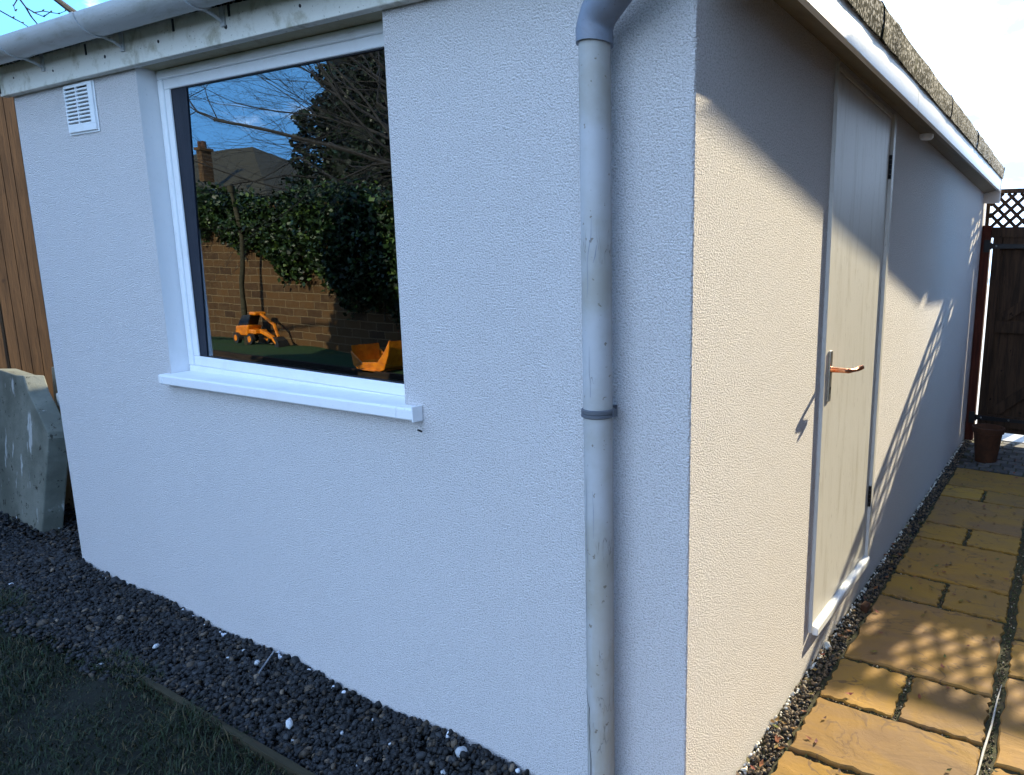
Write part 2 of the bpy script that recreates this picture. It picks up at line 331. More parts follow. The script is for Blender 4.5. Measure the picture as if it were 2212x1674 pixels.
# patio slabs and joints
g = MB(); g.box((.0, -4, -.03), (2.2, 5.47, -.012)); g.build('path', 'joint_soil', kind='structure')
def slab(mb, x0, x1, y0, y1, jit=.0075):
    n = 17; cx = []; z0 = rng.uniform(-.003, .003); tl = rng.uniform(-.006, .006, 2); j = .0125
    tint = random.choice([(1.12,1.05,.8),(1.0,.93,1.0),(.9,.86,.95),(1.1,1.0,.75),(.78,.74,.78),(1.05,.88,.9)]); kk = rng.uniform(.85, 1.1)
    ring = []
    xs = np.linspace(x0+j, x1-j, n); ys = np.linspace(y0+j, y1-j, n)
    for x in xs[:-1]: ring.append((x, y0+j+rng.uniform(-jit, jit)))
    for y in ys[:-1]: ring.append((x1-j+rng.uniform(-jit, jit), y))
    for x in xs[:0:-1]: ring.append((x, y1-j+rng.uniform(-jit, jit)))
    for y in ys[:0:-1]: ring.append((x0+j+rng.uniform(-jit, jit), y))
    cx_, cy_ = (x0+x1)/2, (y0+y1)/2
    def zz(x, y): return z0+tl[0]*(x-cx_)+tl[1]*(y-cy_)
    k = len(ring); sh = .93
    vs = [(x, y, -.03) for x, y in ring]+[(x, y, zz(x, y)-.006) for x, y in ring]+[(x+(cx_-x)*.02, y+(cy_-y)*.02, zz(x, y)) for x, y in ring]
    fs = [(i, (i+1) % k, k+(i+1) % k, k+i) for i in range(k)]+[(k+i, k+(i+1) % k, 2*k+(i+1) % k, 2*k+i) for i in range(k)]+[tuple(2*k+i for i in range(k))]
    mb.add(vs, fs, tuple(c*kk for c in tint))
g = MB(); X0, X1, XM = .085, .665, .368
rows = [(-1.75,-1.2,0),(-1.2,-.92,1),(-.92,-.35,0),(-.35,-.1,1),(-.1,.20,0),(.20,.495,1),(.495,.815,0),(.815,1.11,1),(1.11,1.725,0),(1.725,2.01,1),(2.01,2.56,0),(2.56,2.85,1),(2.85,3.43,0),(3.43,3.72,1),(3.72,4.25,0)]
for a, b_, s in rows:
    if s: slab(g, X0, XM, a, b_); slab(g, XM, X1, a, b_)
    else: slab(g, X0, X1, a, b_)
y = -1.9; i = 0
while y < 4.2:
    d = (.6, .29, .55, .31)[i % 4]; i += 1; y2 = min(y+d, 4.25)
    if d < .4: slab(g, .685, .98, y, y2); slab(g, .98, 1.27, y, y2)
    else: slab(g, .685, 1.27, y, y2)
    slab(g, 1.29, 2.15, y+.1, y2+.1 if y2 < 4.1 else y2); y = y2
g.build('patio', 'sandstone', kind='structure')
g = MB(); yy = 4.28; k = 0
while yy < 5.45:
    xx = .06+(k % 2)*.06
    while xx < 2.1:
        q = .09+random.random()*.03; zt = -.004+random.uniform(-.004, .004); cc = random.uniform(.05, .11)
        g.box((xx, yy, -.03), (xx+q-.012, yy+.095, zt), (cc, cc*.93, cc*.85)); xx += q
    yy += .107; k += 1
g.build('pavement', 'sett', kind='structure', bev=.004)
# soil bed under the gravel and lawn (gentle unevenness)
def terr(name, x0, x1, y0, y1, nx, ny, zf, mt, **p):
    xs = np.linspace(x0, x1, nx); ys = np.linspace(y0, y1, ny); X, Y = np.meshgrid(xs, ys); Z = zf(X, Y)
    V = np.stack([X, Y, Z], -1).reshape(-1, 3); I = np.arange(nx*ny).reshape(ny, nx)
    F = np.stack([I[:-1,:-1], I[:-1,1:], I[1:,1:], I[1:,:-1]], -1).reshape(-1, 4)
    return np_mesh(name, V, F, mt, smooth=True, **p)
def edge_y(x):   # lawn / gravel boundary
    x = np.asarray(x, float)
    return -.305-.0+.012*np.sin(x*9)+np.where(x < -2.05, (x+2.05)*.05, 0)
def lz(X, Y): return .012+.008*np.sin(X*5.1+Y*3)+.006*np.sin(X*11+Y*17)
terr('lawn', -9, -.05, -3.4, -.315, 160, 60, lambda X, Y: lz(X, Y)+np.where(Y > -.34, -.02, 0), 'lawn_soil', kind='structure')
# gravel
def gz_(x, y): return .02*np.clip((y+.30)/.3, 0, 1)+.012*np.sin(x*7+1)*np.clip((y+.25)/.25, 0, 1)+.022*np.clip((-1.2-x)/2, 0, 1)
n = 24000
x = rng.uniform(-4.6, -.0, n); y = rng.uniform(-.42, .0, n)
ok = (y > edge_y(x)-.012+np.where(x < -2.05, rng.uniform(-.06, .02, n), 0)) & ((x < -L-.01) | (y < -.006)); x, y = x[ok], y[ok]
n2 = 5500; x2 = rng.uniform(-4.6, -L-.01, n2); y2 = rng.uniform(-.02, 1.2, n2)
x = np.r_[x, x2]; y = np.r_[y, y2]
n3 = 6500; x3 = rng.uniform(.004, .083, n3); y3 = rng.uniform(-.4, 5.3, n3)**1; x = np.r_[x, x3]; y = np.r_[y, y3]
n4 = 700; x = np.r_[x, rng.uniform(-.1, .08, n4)]; y = np.r_[y, rng.uniform(-.33, .0, n4)]
side = (x > .0) | ((x > -.1) & (y > 0))
z = np.where(side, -.012, gz_(x, y))+rng.uniform(-.004, .012, len(x))
size = rng.uniform(.0052, .0115, len(x)); size *= np.exp(rng.normal(0, .22, len(x))); size[rng.random(len(x)) < .03] *= 1.5; size[side] *= .72
cv = np.exp(rng.normal(-.1, .45, len(x)))[:, None]; base = np.array([.014, .015, .0165])
cols = base*cv
brn = rng.random(len(x)) < .12; cols[brn] = np.array([.055, .042, .03])*cv[brn]
sd = side & (rng.random(len(x)) < .6); cols[sd] = np.array([.13, .09, .055])*cv[sd]
wh = rng.random(len(x)) < .002; cols[wh] = (.38, .40, .42)
nearwall = (y > -.022) & (x < -.3) & (x > -3.2) & (rng.random(len(x)) < .05); cols[nearwall] = (.62, .65, .70)
sw = side & (x < .02) & (rng.random(len(x)) < .55); cols[sw] = (.7, .67, .6)
stones('gravel', np.c_[x, y, z], size, cols, kind='stuff', label='dark grey gravel strip along the base of the white walls', category='gravel')
g = MB(); g.box((-4.6, -.43, -.034), (.08, -.0, -.006)); g.box((-4.6, 0, -.034), (-3.42, 6, -.006)); g.build('soil_bed', 'soil', kind='structure')
# two pale lumps on the gravel
for (px, py, s, lb) in ((-1.36, -.215, .017, 'white stone lump on the dark gravel, the larger and nearer of two'), (-2.24, -.20, .013, 'white stone lump on the dark gravel, the smaller and farther of two')):
    o = stones('white_stone', np.array([[px, py, gz_(px, py)+.022]]), np.array([s]), np.array([[.5, .52, .54]]), label=lb, category='stone', group='white stones on the gravel')
g = MB(); g.tube([(-1.70, -.12, .05), (-1.78, -.02, .062)], [.0035, .003], 8); g.build('stick', 'plank_wood', label='short pale grey stick lying on the gravel by the wall', category='stick')
# timber edging
def ed(x0, x1):
    g = MB(); k = 14
    xs = np.linspace(x0, x1, k); ring = []
    for i, xx in enumerate(xs):
        yo = -.318+.003*math.sin(xx*6); zo = .026+.003*math.sin(xx*9+1)
        ring.append([(xx, yo-.011, -.03), (xx, yo+.011, -.03), (xx, yo+.010, zo), (xx, yo-.010, zo-.001)])
    for a_, b_ in zip(ring, ring[1:]): g.hexa([a_[0], a_[1], a_[2], a_[3], b_[0], b_[1], b_[2], b_[3]])
    return g
ed(-2.08, .02).build('lawn_edging', 'edging_wood', label='thin weathered timber board edging between lawn and gravel', category='edging')
# sleepers / old boards left of the garage
for i, (yy, zz, x0, x1, an) in enumerate(((-.02, .0, -4.58, -3.5, 5), (.12, .006, -4.58, -3.46, 3))):
    g = MB(); p = Vector((x0, yy-.1, zz+.012)); q = Vector((x1, yy+.02, zz+.016)); g.bar(p, q, .035, .03, (0, 0, 1))
    g.build('old_batten', 'sleeper_wood', bev=.003, label=('brown timber batten half buried in the gravel, the nearer of two' if i == 0 else 'brown timber batten half buried in the gravel, the one nearer the concrete slab'), category='timber', group='old battens in the gravel')
# grass blades
n = 70000
x = rng.uniform(-5.0, -.15, n); y = -.32-rng.random(n)**1.15*1.25
ex = rng.random(n) < .05; y[ex] = rng.uniform(-.36, -.27, ex.sum()); x[ex] = rng.uniform(-3.9, -2.0, ex.sum())
den = np.sin(x*7.3+1.3*np.sin(y*9))+np.sin(y*13+x*4.1)+np.sin(x*17+y*5)*.5
ok = den+rng.normal(0, .6, n) > -1.9; x, y, den = x[ok], y[ok], den[ok]; n = len(x)
h = rng.uniform(.008, .034, n)*(1+.3*den); wd = rng.uniform(.0009, .002, n); a = rng.uniform(0, 6.28, n); ln_ = rng.uniform(.2, 1.6, n)*h; a2 = a+rng.normal(0, .5, n)
z0 = lz(x, y)-.003
P = np.stack([x, y, z0], -1); D = np.stack([np.cos(a2), np.sin(a2), 0*a], -1); S_ = np.stack([-np.sin(a2), np.cos(a2), 0*a], -1)*wd[:, None]
U = np.array([0, 0, 1.]); mid = P+U*(h*.6)[:, None]+D*(ln_*.3)[:, None]; tip = P+U*h[:, None]*rng.uniform(.6, 1.05, n)[:, None]+D*ln_[:, None]
V = np.stack([P-S_, P+S_, mid+S_*.8, mid-S_*.8, tip], 1).reshape(-1, 3); k = np.arange(n)[:, None]*5
T = np.concatenate([k+[0, 1, 2], k+[0, 2, 3], k+[3, 2, 4]])
gc = np.array([.011, .021, .005])*rng.uniform(.5, 1.6, n)[:, None]; dr = rng.random(n) < .16; gc[dr] = np.array([.08, .062, .026])*rng.uniform(.5, 1.1, dr.sum())[:, None]
np_mesh('grass', V, T, 'blade', np.repeat(gc, 5, 0), kind='stuff', label='dark mossy short grass beside the gravel strip', category='grass')
# litter on patio and lawn
def leafy(name, pts, mt, label, cat, sz=(.008, .02), colr=((.10, .05, .02), (.22, .13, .05)), zup=.006, grp=None):
    g = MB()
    for (px, py) in pts:
        a_ = random.uniform(0, 6.28); s_ = random.uniform(*sz); c_ = tuple(random.uniform(p, q) for p, q in zip(*colr)); d = Vector((math.cos(a_), math.sin(a_), 0))*s_; e = Vector((-d.y, d.x, 0))*.45
        p = Vector((px, py, zup)); cu = Vector((0, 0, s_*.35))
        g.add([p-d+cu*random.random(), p-e*.9+cu*.2, p+e*.2, p+d+cu, p+e+cu*.5, p-d*.3+e*.8], [(0, 1, 2), (1, 3, 2), (2, 3, 4), (0, 2, 5), (5, 2, 4)], c_)
    return g.build(name, mt, kind='stuff', label=label, category=cat)
pts = [(random.uniform(.1, 1.2), random.uniform(.4, 5.2)) for _ in range(120)]+[(random.uniform(.08, .6), random.uniform(1.8, 4.8)) for _ in range(110)]+[(random.uniform(.0, .09), random.uniform(.3, 3)) for _ in range(60)]
leafy('leaf_litter', pts, 'litter', 'small dry brown leaves and bits scattered on the paving', 'leaves')
# joint moss / debris
n = 3600; xj = np.where(rng.random(n) < .5, rng.normal(.675, .008, n), rng.uniform(.09, 1.2, n)); yj = rng.uniform(.2, 4.2, n)
rj = rng.choice([a for a, b_, s in rows if a > .1], n); m2 = xj < .66; yj[m2] = rj[m2]+rng.normal(0, .005, m2.sum())
m3 = rng.random(n) < .1; xj[m3] = XM+rng.normal(0, .005, m3.sum()); sr = [(a, b_) for a, b_, s in rows if s and a > .1]; ii = rng.integers(0, len(sr), n)
yj[m3] = np.array([rng.uniform(*sr[q]) for q in ii])[m3]
cj = np.where(rng.random(n)[:, None] < .5, np.array([[.05, .055, .018]]), np.array([[.07, .045, .025]]))*rng.uniform(.4, 1.8, n)[:, None]
cj[rng.random(n) < .06] = (.4, .34, .24)
stones('joint_debris', np.c_[xj, yj, np.full(n, -.009)], rng.uniform(.002, .0055, n), cj, sub=1, kind='stuff', label='moss, grit and crumbs in the joints between the paving slabs', category='debris')
g = MB(); g.tube([(.655, .62, .004), (.662, .78, .009), (.672, .93, .006), (.676, 1.08, .010), (.682, 1.2, .005)], [.0025, .004, .0035, .003, .001], 7)
g.build('dry_stalk', 'pale_concrete', smooth=True, label='long pale dry stalk lying in the long paving joint', category='stalk')

# ------------------------------------------------------------ garage
G = empty('garage', 'low white rendered garage with a picture window, a side door and a felt roof', 'garage')
HZ = 2.215; S = 5.55; ZB = -.06; ZT = 2.2
WX0, WX1, WZ0, WZ1 = -2.343, -.988, 1.062, 2.2       # window opening
DY0, DY1, DZ0, DZ1 = .945, 1.775, .155, 2.207          # door opening
g = MB(); e = .006
def q(a, b_, c_, d): g.add([a, b_, c_, d], [(0, 1, 2, 3)])
xs = [-L+e, WX0, WX1, -e]; zs = [ZB, WZ0, 2.24]
for i in range(3):
    for j in range(2):
        if i == 1 and j == 1: continue
        q((xs[i], 0, zs[j]), (xs[i+1], 0, zs[j]), (xs[i+1], 0, zs[j+1]), (xs[i], 0, zs[j+1]))
def zr(y): return HZ+.012*y
ys = [e, DY0, DY1, S]
for i in range(3):
    a, b_ = ys[i], ys[i+1]
    if i == 1:
        q((0, a, ZB), (0, b_, ZB), (0, b_, DZ0), (0, a, DZ0)); q((0, a, DZ1), (0, b_, DZ1), (0, b_, zr(b_)+.03), (0, a, zr(a)+.03))
    else: q((0, a, ZB), (0, b_, ZB), (0, b_, zr(b_)+.03), (0, a, zr(a)+.03))
# rounded arrises
zc = list(np.linspace(ZB, 2.24, 120)); jc = [(-e*.3+random.gauss(0, .0007), e*.3+random.gauss(0, .0007)) for _ in zc]
for (z_a, j_a), (z_b, j_b) in zip(list(zip(zc, jc)), list(zip(zc, jc))[1:]):
    q((-e, 0, z_a), (*j_a, z_a), (*j_b, z_b), (-e, 0, z_b)); q((*j_a, z_a), (0, e, z_a), (0, e, z_b), (*j_b, z_b))
q((-L, e, ZB), (-L+e, 0, ZB), (-L+e, 0, 2.24), (-L, e, 2.24)); q((-L, S, ZB), (-L, e, ZB), (-L, e, 2.24), (-L, S, 2.24))
q((0, S, ZB), (-L, S, ZB), (-L, S, 2.3), (0, S, 2.3))
# window reveals and door reveals
D = .14
q((WX1, D, WZ0), (WX1, 0, WZ0), (WX1, 0, WZ1+.04), (WX1, D, WZ1+.04)); q((WX0, 0, WZ0), (WX1, 0, WZ0), (WX1, D, WZ0), (WX0, D, WZ0))
D2 = .09
q((0, DY0, DZ0), (0, DY0, DZ1), (-D2, DY0, DZ1), (-D2, DY0, DZ0)); q((0, DY1, DZ1), (0, DY1, DZ0), (-D2, DY1, DZ0), (-D2, DY1, DZ1)); q((0, DY0, DZ0), (-D2, DY0, DZ0), (-D2, DY1, DZ0), (0, DY1, DZ0)); q((0, DY0, DZ1), (0, DY1, DZ1), (-D2, DY1, DZ1), (-D2, DY0, DZ1))
me = bpy.data.meshes.new('wall'); me.from_pydata(g.v, [], g.f); bm = bmesh.new(); bm.from_mesh(me); bmesh.ops.remove_doubles(bm, verts=bm.verts, dist=1e-5); bm.to_mesh(me); bm.free()
link('wall', me, 'render', G)
rv = MB(); rv.add([(WX0, .0, WZ0), (WX0, D, WZ0), (WX0, D, WZ1+.04), (WX0, .0, WZ1+.04)], [(0, 1, 2, 3)]); rv.build('window_reveal', 'smooth_paint', G)
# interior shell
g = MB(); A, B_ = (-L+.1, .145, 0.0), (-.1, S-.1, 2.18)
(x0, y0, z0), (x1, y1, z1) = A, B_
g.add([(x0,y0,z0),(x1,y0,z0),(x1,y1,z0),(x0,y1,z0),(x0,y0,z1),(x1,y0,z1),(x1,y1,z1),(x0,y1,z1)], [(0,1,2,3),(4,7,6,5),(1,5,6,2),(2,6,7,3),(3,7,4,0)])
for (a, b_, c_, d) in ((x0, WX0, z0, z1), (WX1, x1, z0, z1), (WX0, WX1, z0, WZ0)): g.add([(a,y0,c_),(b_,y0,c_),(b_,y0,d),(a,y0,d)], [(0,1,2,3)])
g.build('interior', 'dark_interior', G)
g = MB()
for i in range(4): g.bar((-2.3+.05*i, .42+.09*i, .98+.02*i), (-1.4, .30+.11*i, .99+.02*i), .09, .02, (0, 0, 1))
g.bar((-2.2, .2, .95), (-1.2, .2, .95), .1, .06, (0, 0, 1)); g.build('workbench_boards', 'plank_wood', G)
# roof, felt
RX = .135
def rz(y): return 2.144+.0275*y      # fascia underside on the side
g = MB()
Y0, Y1 = -.05, 5.28
def fh(y): return .108+.004*y
def strip(g, xa, xb, za, zb, y0=Y0, y1=Y1, n=24):
    ys = np.linspace(y0, y1, n)
    for a, b_ in zip(ys, ys[1:]):
        g.hexa([(xa,a,za(a)),(xb,a,za(a)),(xb,b_,za(b_)),(xa,b_,za(b_)),(xa,a,zb(a)),(xb,a,zb(a)),(xb,b_,zb(b_)),(xa,b_,zb(b_))])
def lengths(mt, name, xa, xb, za, zb, cuts):
    for a, b_ in zip(cuts, cuts[1:]):
        g = MB(); g.hexa([(xa,a+.001,za(a)),(xb,a+.001,za(a)),(xb,b_-.001,za(b_)),(xa,b_-.001,za(b_)),(xa,a+.001,zb(a)),(xb,a+.001,zb(a)),(xb,b_-.001,zb(b_)),(xa,b_-.001,zb(b_))])
        g.build(name, mt, G, bev=.0015)
lengths('side_fascia_paint', 'side_fascia', RX-.02, RX, rz, lambda y: rz(y)+fh(y), [Y0, 1.62, 3.5, Y1])
# return at the far end
g = MB(); g.box((-.5, Y1, rz(Y1)-.10), (RX+.004, Y1+.02, rz(Y1)+fh(Y1))); g.build('end_fascia', 'side_fascia_paint', G, bev=.0015)
# soffit under the side overhang
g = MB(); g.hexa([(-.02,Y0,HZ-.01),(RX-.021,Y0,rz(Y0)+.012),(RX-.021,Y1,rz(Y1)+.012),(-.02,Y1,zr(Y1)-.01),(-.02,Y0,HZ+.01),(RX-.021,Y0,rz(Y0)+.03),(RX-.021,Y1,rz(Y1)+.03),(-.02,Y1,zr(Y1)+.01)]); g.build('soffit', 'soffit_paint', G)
def ft(y): return rz(y)+fh(y)
g = MB()   # felt drip kerb: upright face, top roll, roof sheet, in overlapping lengths
cuts = [Y0-.02, .95, 1.18, 2.35, 3.3, 3.42, 4.3, Y1+.02]
for i, (a, b_) in enumerate(zip(cuts, cuts[1:])):
    o_ = .003*(i % 2)
    prof = [(RX+.0, -.018), (RX+.010+o_, -.022), (RX+.015+o_, .02), (RX+.013+o_, .072), (RX+.002+o_, .088+o_), (RX-.04, .095+o_), (RX-.10, .06), (-L, .055)]
    k = 7
    yy = np.linspace(a, b_+.012, k); vs = []
    for t_ in yy:
        wv_ = .003*math.sin(t_*21+i)
        for (px, pz) in prof: vs.append((px+(wv_ if px > 0 else 0), t_, ft(t_)+pz))
    m_n = len(prof); fs = [(ii*m_n+j, ii*m_n+j+1, (ii+1)*m_n+j+1, (ii+1)*m_n+j) for ii in range(k-1) for j in range(m_n-1)]
    g.add(vs, fs)
b0 = Y0-.02; g.add([(-L-.02, b0, ft(b0)+.055), (RX-.1, b0, ft(b0)+.055), (RX-.04, b0, ft(b0)+.09), (RX+.02, b0, ft(b0)+.08), (RX+.010, b0, ft(b0)-.022), (RX-.02, b0, ft(b0)-.026), (RX-.02, b0, 2.325), (-L-.02, b0, 2.325)], [(0, 1, 2, 3, 4, 5, 6, 7)])
g.add([(-L-.02, Y1+.03, ft(Y1)+.055), (RX-.1, Y1+.03, ft(Y1)+.06), (RX+.02, Y1+.03, ft(Y1)+.08), (RX+.010, Y1+.03, ft(Y1)-.022), (-L-.02, Y1+.03, ft(Y1)-.03)], [(0, 1, 2, 3, 4)])
g.add([(-L-.02, b0, ft(b0)+.055), (-L-.02, Y1+.03, ft(Y1)+.055), (-L-.02, Y1+.03, 2.2), (-L-.02, b0, 2.2)], [(0, 1, 2, 3)])
g.build('roof', 'felt', G)
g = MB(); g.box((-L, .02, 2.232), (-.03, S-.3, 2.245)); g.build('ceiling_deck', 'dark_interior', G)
# front fascia with holes
g = MB(); g.box((-L-.035, -.03, 2.19), (.08, -.004, 2.34)); fo = g.build('front_fascia', 'fascia_paint', G, bev=.003)
for (hx, hz, rr) in ((-2.911, 2.238, .0045), (-2.48, 2.24, .006), (-2.097, 2.244, .0055), (-1.685, 2.235, .007), (-3.28, 2.25, .004), (-1.30, 2.24, .005)):
    g = MB(); g.tube([(hx, -.0318, hz), (hx, -.029, hz)], rr, 10); g.build('nail_hole', 'dark_rubber', fo)
for hx in (-1.992, -2.62, -1.66):
    g = MB(); g.box((hx-.005, -.0325, 2.262), (hx+.005, -.029, 2.30)); g.build('rust_slot', 'dark_rubber', fo)
# lintel face over the window, set back
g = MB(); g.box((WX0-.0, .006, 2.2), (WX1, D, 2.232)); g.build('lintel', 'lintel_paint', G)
# gutter: half round, sloping gently to the outlet
def gy(x): return 2.262+.012*(-x-1)/2
GY = -.108; GR = .056
def halfpipe(g, x0, x1, r, th, n=20, dz=0, k=2):
    vs = []
    for x_ in np.linspace(x0, x1, k):
        for rr in (r, r-th):
            for j in range(n+1):
                a_ = math.pi+math.pi*j/n; vs.append((x_, GY+rr*math.cos(a_), gy(x_)+dz+.056+rr*math.sin(a_)))
    m_n = 2*(n+1); fs = []
    for i in range(k-1):
        for j in range(n):
            fs += [(i*m_n+j, i*m_n+j+1, (i+1)*m_n+j+1, (i+1)*m_n+j), (i*m_n+n+1+j+1, i*m_n+n+1+j, (i+1)*m_n+n+1+j, (i+1)*m_n+n+1+j+1)]
        fs += [(i*m_n, (i+1)*m_n, (i+1)*m_n+n+1, i*m_n+n+1), (i*m_n+n, i*m_n+2*n+1, (i+1)*m_n+2*n+1, (i+1)*m_n+n)]
    for i in (0, k-1): fs += [(i*m_n+j, i*m_n+j+1, i*m_n+n+2+j, i*m_n+n+1+j) for j in range(n)]
    g.add(vs, fs)
g = MB(); halfpipe(g, -3.75, .02, GR, .003); gut = g.build('gutter', 'gutter_plastic', G, smooth=True)
for bx in (-3.62, -2.987, -2.338, -1.694, -1.0, -.4):
    g = MB(); halfpipe(g, bx-.013, bx+.013, GR+.004, .0035, k=2)
    g.tube([(bx, GY+.02, gy(bx)+.004), (bx, GY+.05, gy(bx)-.004), (bx, -.031, gy(bx)-.018)], .006, 8)
    g.box((bx-.012, -.036, gy(bx)-.03), (bx+.012, -.031, gy(bx)+.06))
    g.build('gutter_bracket', 'gutter_plastic', gut, smooth=True)
# downpipe
PX, PY, PR = -.219, -.062, .035
g = MB(); g.tube([(PX, PY, -.02), (PX+.001, PY, .7), (PX, PY, 1.4), (PX, PY, 2.035)], PR, 40); dp = g.build('downpipe', 'pipe', G, smooth=True)
cks = [[(.012, 1.62, .0004), (.011, 1.58, .001), (.004, 1.545, .0014), (.001, 1.52, .0008), (.002, 1.47, .0012), (-.001, 1.44, .0004)], [(.022, 1.56, .0004), (.019, 1.535, .0016), (.015, 1.52, .0005)], [(.004, 1.33, .0003), (.003, 1.27, .001), (.006, 1.235, .0006), (.005, 1.21, .0012)], [(-.012, 1.02, .0004), (-.010, .97, .0012), (-.013, .90, .0008), (-.012, .82, .0016), (-.008, .78, .0006)], [(.008, .98, .0004), (.010, .93, .001), (.009, .86, .0005)], [(-.018, .74, .0004), (-.016, .68, .0014), (-.019, .60, .0008), (-.02, .55, .0014), (-.018, .5, .0004)]]
ck = [(-.0335, .50, .0005), (-.031, .477, .0022), (-.030, .455, .0012), (-.022, .432, .0026), (-.018, .412, .0016), (-.010, .398, .003), (-.012, .36, .0015), (-.009, .333, .0018), (-.011, .29, .001), (-.006, .255, .0022), (-.007, .20, .0035), (-.003, .15, .003), (-.004, .05, .002)]
rr_ = PR+.0007
for ck in [ck]+cks:
    vs = []
    for dx_, z_, w_ in ck:
        for s_ in (-1, 1):
            xx_ = dx_+s_*w_*.5; vs.append((PX+xx_, PY-math.sqrt(max(rr_*rr_-xx_*xx_, 1e-6)), z_))
    g = MB(); g.add(vs, [(2*i, 2*i+1, 2*i+3, 2*i+2) for i in range(len(ck)-1)]); g.build('paint_crack', 'dark_rubber' if len(ck) > 10 else 'elbow_plastic', dp)
g = MB(); el_ = [(PX, PY, 1.992), (PX, PY, 2.018), (PX+.004, PY-.001, 2.034), (PX+.014, PY-.004, 2.05), (PX+.032, PY-.009, 2.064), (PX+.12, PY-.030, 2.118), (PX+.19, PY-.044, 2.162), (PX+.21, PY-.046, 2.18), (PX+.216, PY-.046, 2.2), (PX+.217, PY-.046, 2.27)]
g.tube(el_, [PR+.006, PR+.006]+[PR+.004]*8, 32); g.build('pipe_elbow', 'elbow_plastic', dp, smooth=True)
g = MB(); g.tube([(PX, PY, 1.157), (PX, PY, 1.159), (PX, PY, 1.165), (PX, PY, 1.1665), (PX, PY, 1.168), (PX, PY, 1.176), (PX, PY, 1.178)], [PR+.002, PR+.005, PR+.005, PR+.003, PR+.005, PR+.005, PR+.002], 36)
g.box((PX-.012, PY+PR-.004, 1.158), (PX+.012, -.001, 1.177)); g.box((PX+.034, PY+.004, 1.159), (PX+.043, PY+.02, 1.176)); g.build('pipe_clip', 'grey_plastic', dp, smooth=True)
# window
FY = .06; GLX0, GLZ0, GLZ1 = -2.270, 1.137, 2.131
g = MB(); ox0, ox1 = WX0+.002, WX1-.002; zb, zt = 1.066, 2.199
def fr_(g, x0, x1, z0, z1, ix0, ix1, iz0, iz1, y0, y1):
    g.box((x0, y0, z0), (x1, y1, iz0)); g.box((x0, y0, iz1), (x1, y1, z1)); g.box((x0, y0, iz0), (ix0, y1, iz1)); g.box((ix1, y0, iz0), (x1, y1, iz1))
GLX1 = WX1-.055
fr_(g, ox0, ox1, zb, zt, ox0+.035, ox1-.035, zb+.032, zt-.032, FY, FY+.07)
win = g.build('window', 'upvc', G, bev=.005)
g = MB(); fr_(g, ox0+.035, ox1-.035, zb+.032, zt-.032, GLX0, GLX1, GLZ0, GLZ1, FY+.005, FY+.06); g.build('glazing_bead', 'upvc', win, bev=.004)
g = MB(); fr_(g, GLX0-.004, GLX1+.004, GLZ0-.004, GLZ1+.004, GLX0+.004, GLX1-.004, GLZ0+.004, GLZ1-.004, FY+.0105, FY+.014); g.build('gasket', 'dark_rubber', win)
g = MB(); g.add([(GLX0-.003, FY+.015, GLZ0-.003), (GLX1+.003, FY+.015, GLZ0-.003), (GLX1+.003, FY+.015, GLZ1+.003), (GLX0-.003, FY+.015, GLZ1+.003)], [(0, 1, 2, 3)]); g.build('pane', 'glass', win)
g = MB(); g.prism([(GLX0-.002, FY+.0115, GLZ0), (-2.222, FY+.0115, GLZ0), (-2.165, FY+.0115, GLZ1), (GLX0-.002, FY+.0115, GLZ1)], (0, .003, 0)); g.build('dark_edge_strip', 'dark_strip', win)  # matte dark strip added along the left edge of the glass
# sill
g = MB(); sx0, sx1 = -2.372, -.918
g.prism([(sx0, FY-.001, 1.074), (sx0, -.028, 1.066), (sx0, -.034, 1.061), (sx0, -.034, 1.033), (sx0, -.030, 1.029), (sx0, -.002, 1.029), (sx0, -.002, 1.05), (sx0, .02, 1.05)], (.001, 0, 0))
g = MB()
for (a, b_, ya) in ((sx0, WX0, -.0015), (WX0+.0015, WX1-.0015, FY), (WX1, sx1, -.0015)):
    g.prism([(a, ya, 1.074 if ya > 0 else 1.069), (a, -.028, 1.067), (a, -.034, 1.062), (a, -.034, 1.033), (a, -.030, 1.029), (a, -.0015, 1.029)]+([(a, ya, 1.05)] if ya > 0 else []), (b_-a, 0, 0))
g.box((sx1, -.037, 1.026), (sx1+.006, -.001, 1.073))
g.v = [(a_, b_, c_+.026*(a_-sx0)/(sx1-sx0)) for a_, b_, c_ in g.v]; g.build('window_sill', 'upvc', win, bev=.002)
g = MB(); g.tube([(sx1+.004, -.02, 1.0275), (sx1+.006, -.008, 1.02)], .003, 6); g.build('sill_screw', 'dark_rubber', win)
# air vent
g = MB(); vx0, vx1, vz0, vz1 = -2.905, -2.67, 2.005, 2.183
fr_(g, vx0, vx1, vz0, vz1, vx0+.006, vx1-.035, vz0+.024, vz1-.012, -.010, -.001)
g.box((vx0-.012, -.0035, vz0-.008), (vx1+.008, -.0012, vz1+.004))
vent = g.build('air_vent', 'upvc', G, bev=.0015)
g = MB(); ax0, ax1, az0, az1 = vx0+.006, vx1-.035, vz0+.024, vz1-.012; nn = 10; st_ = (az1-az0)/nn; mxv = (ax0+ax1)/2
for i in range(nn):
    z_ = az0+st_*i
    g.hexa([(ax0, -.010, z_), (ax1, -.010, z_), (ax1, -.004, z_-.003), (ax0, -.004, z_-.003), (ax0, -.010, z_+st_*.48), (ax1, -.010, z_+st_*.48), (ax1, -.004, z_+st_*.2), (ax0, -.004, z_+st_*.2)])
g.box((mxv-.004, -.0105, az0), (mxv+.004, -.003, az1)); g.build('louvre', 'upvc', vent)
g = MB(); g.box((ax0, -.0045, az0), (ax1, -.0036, az1)); g.build('vent_backing', 'dark_rubber', vent)
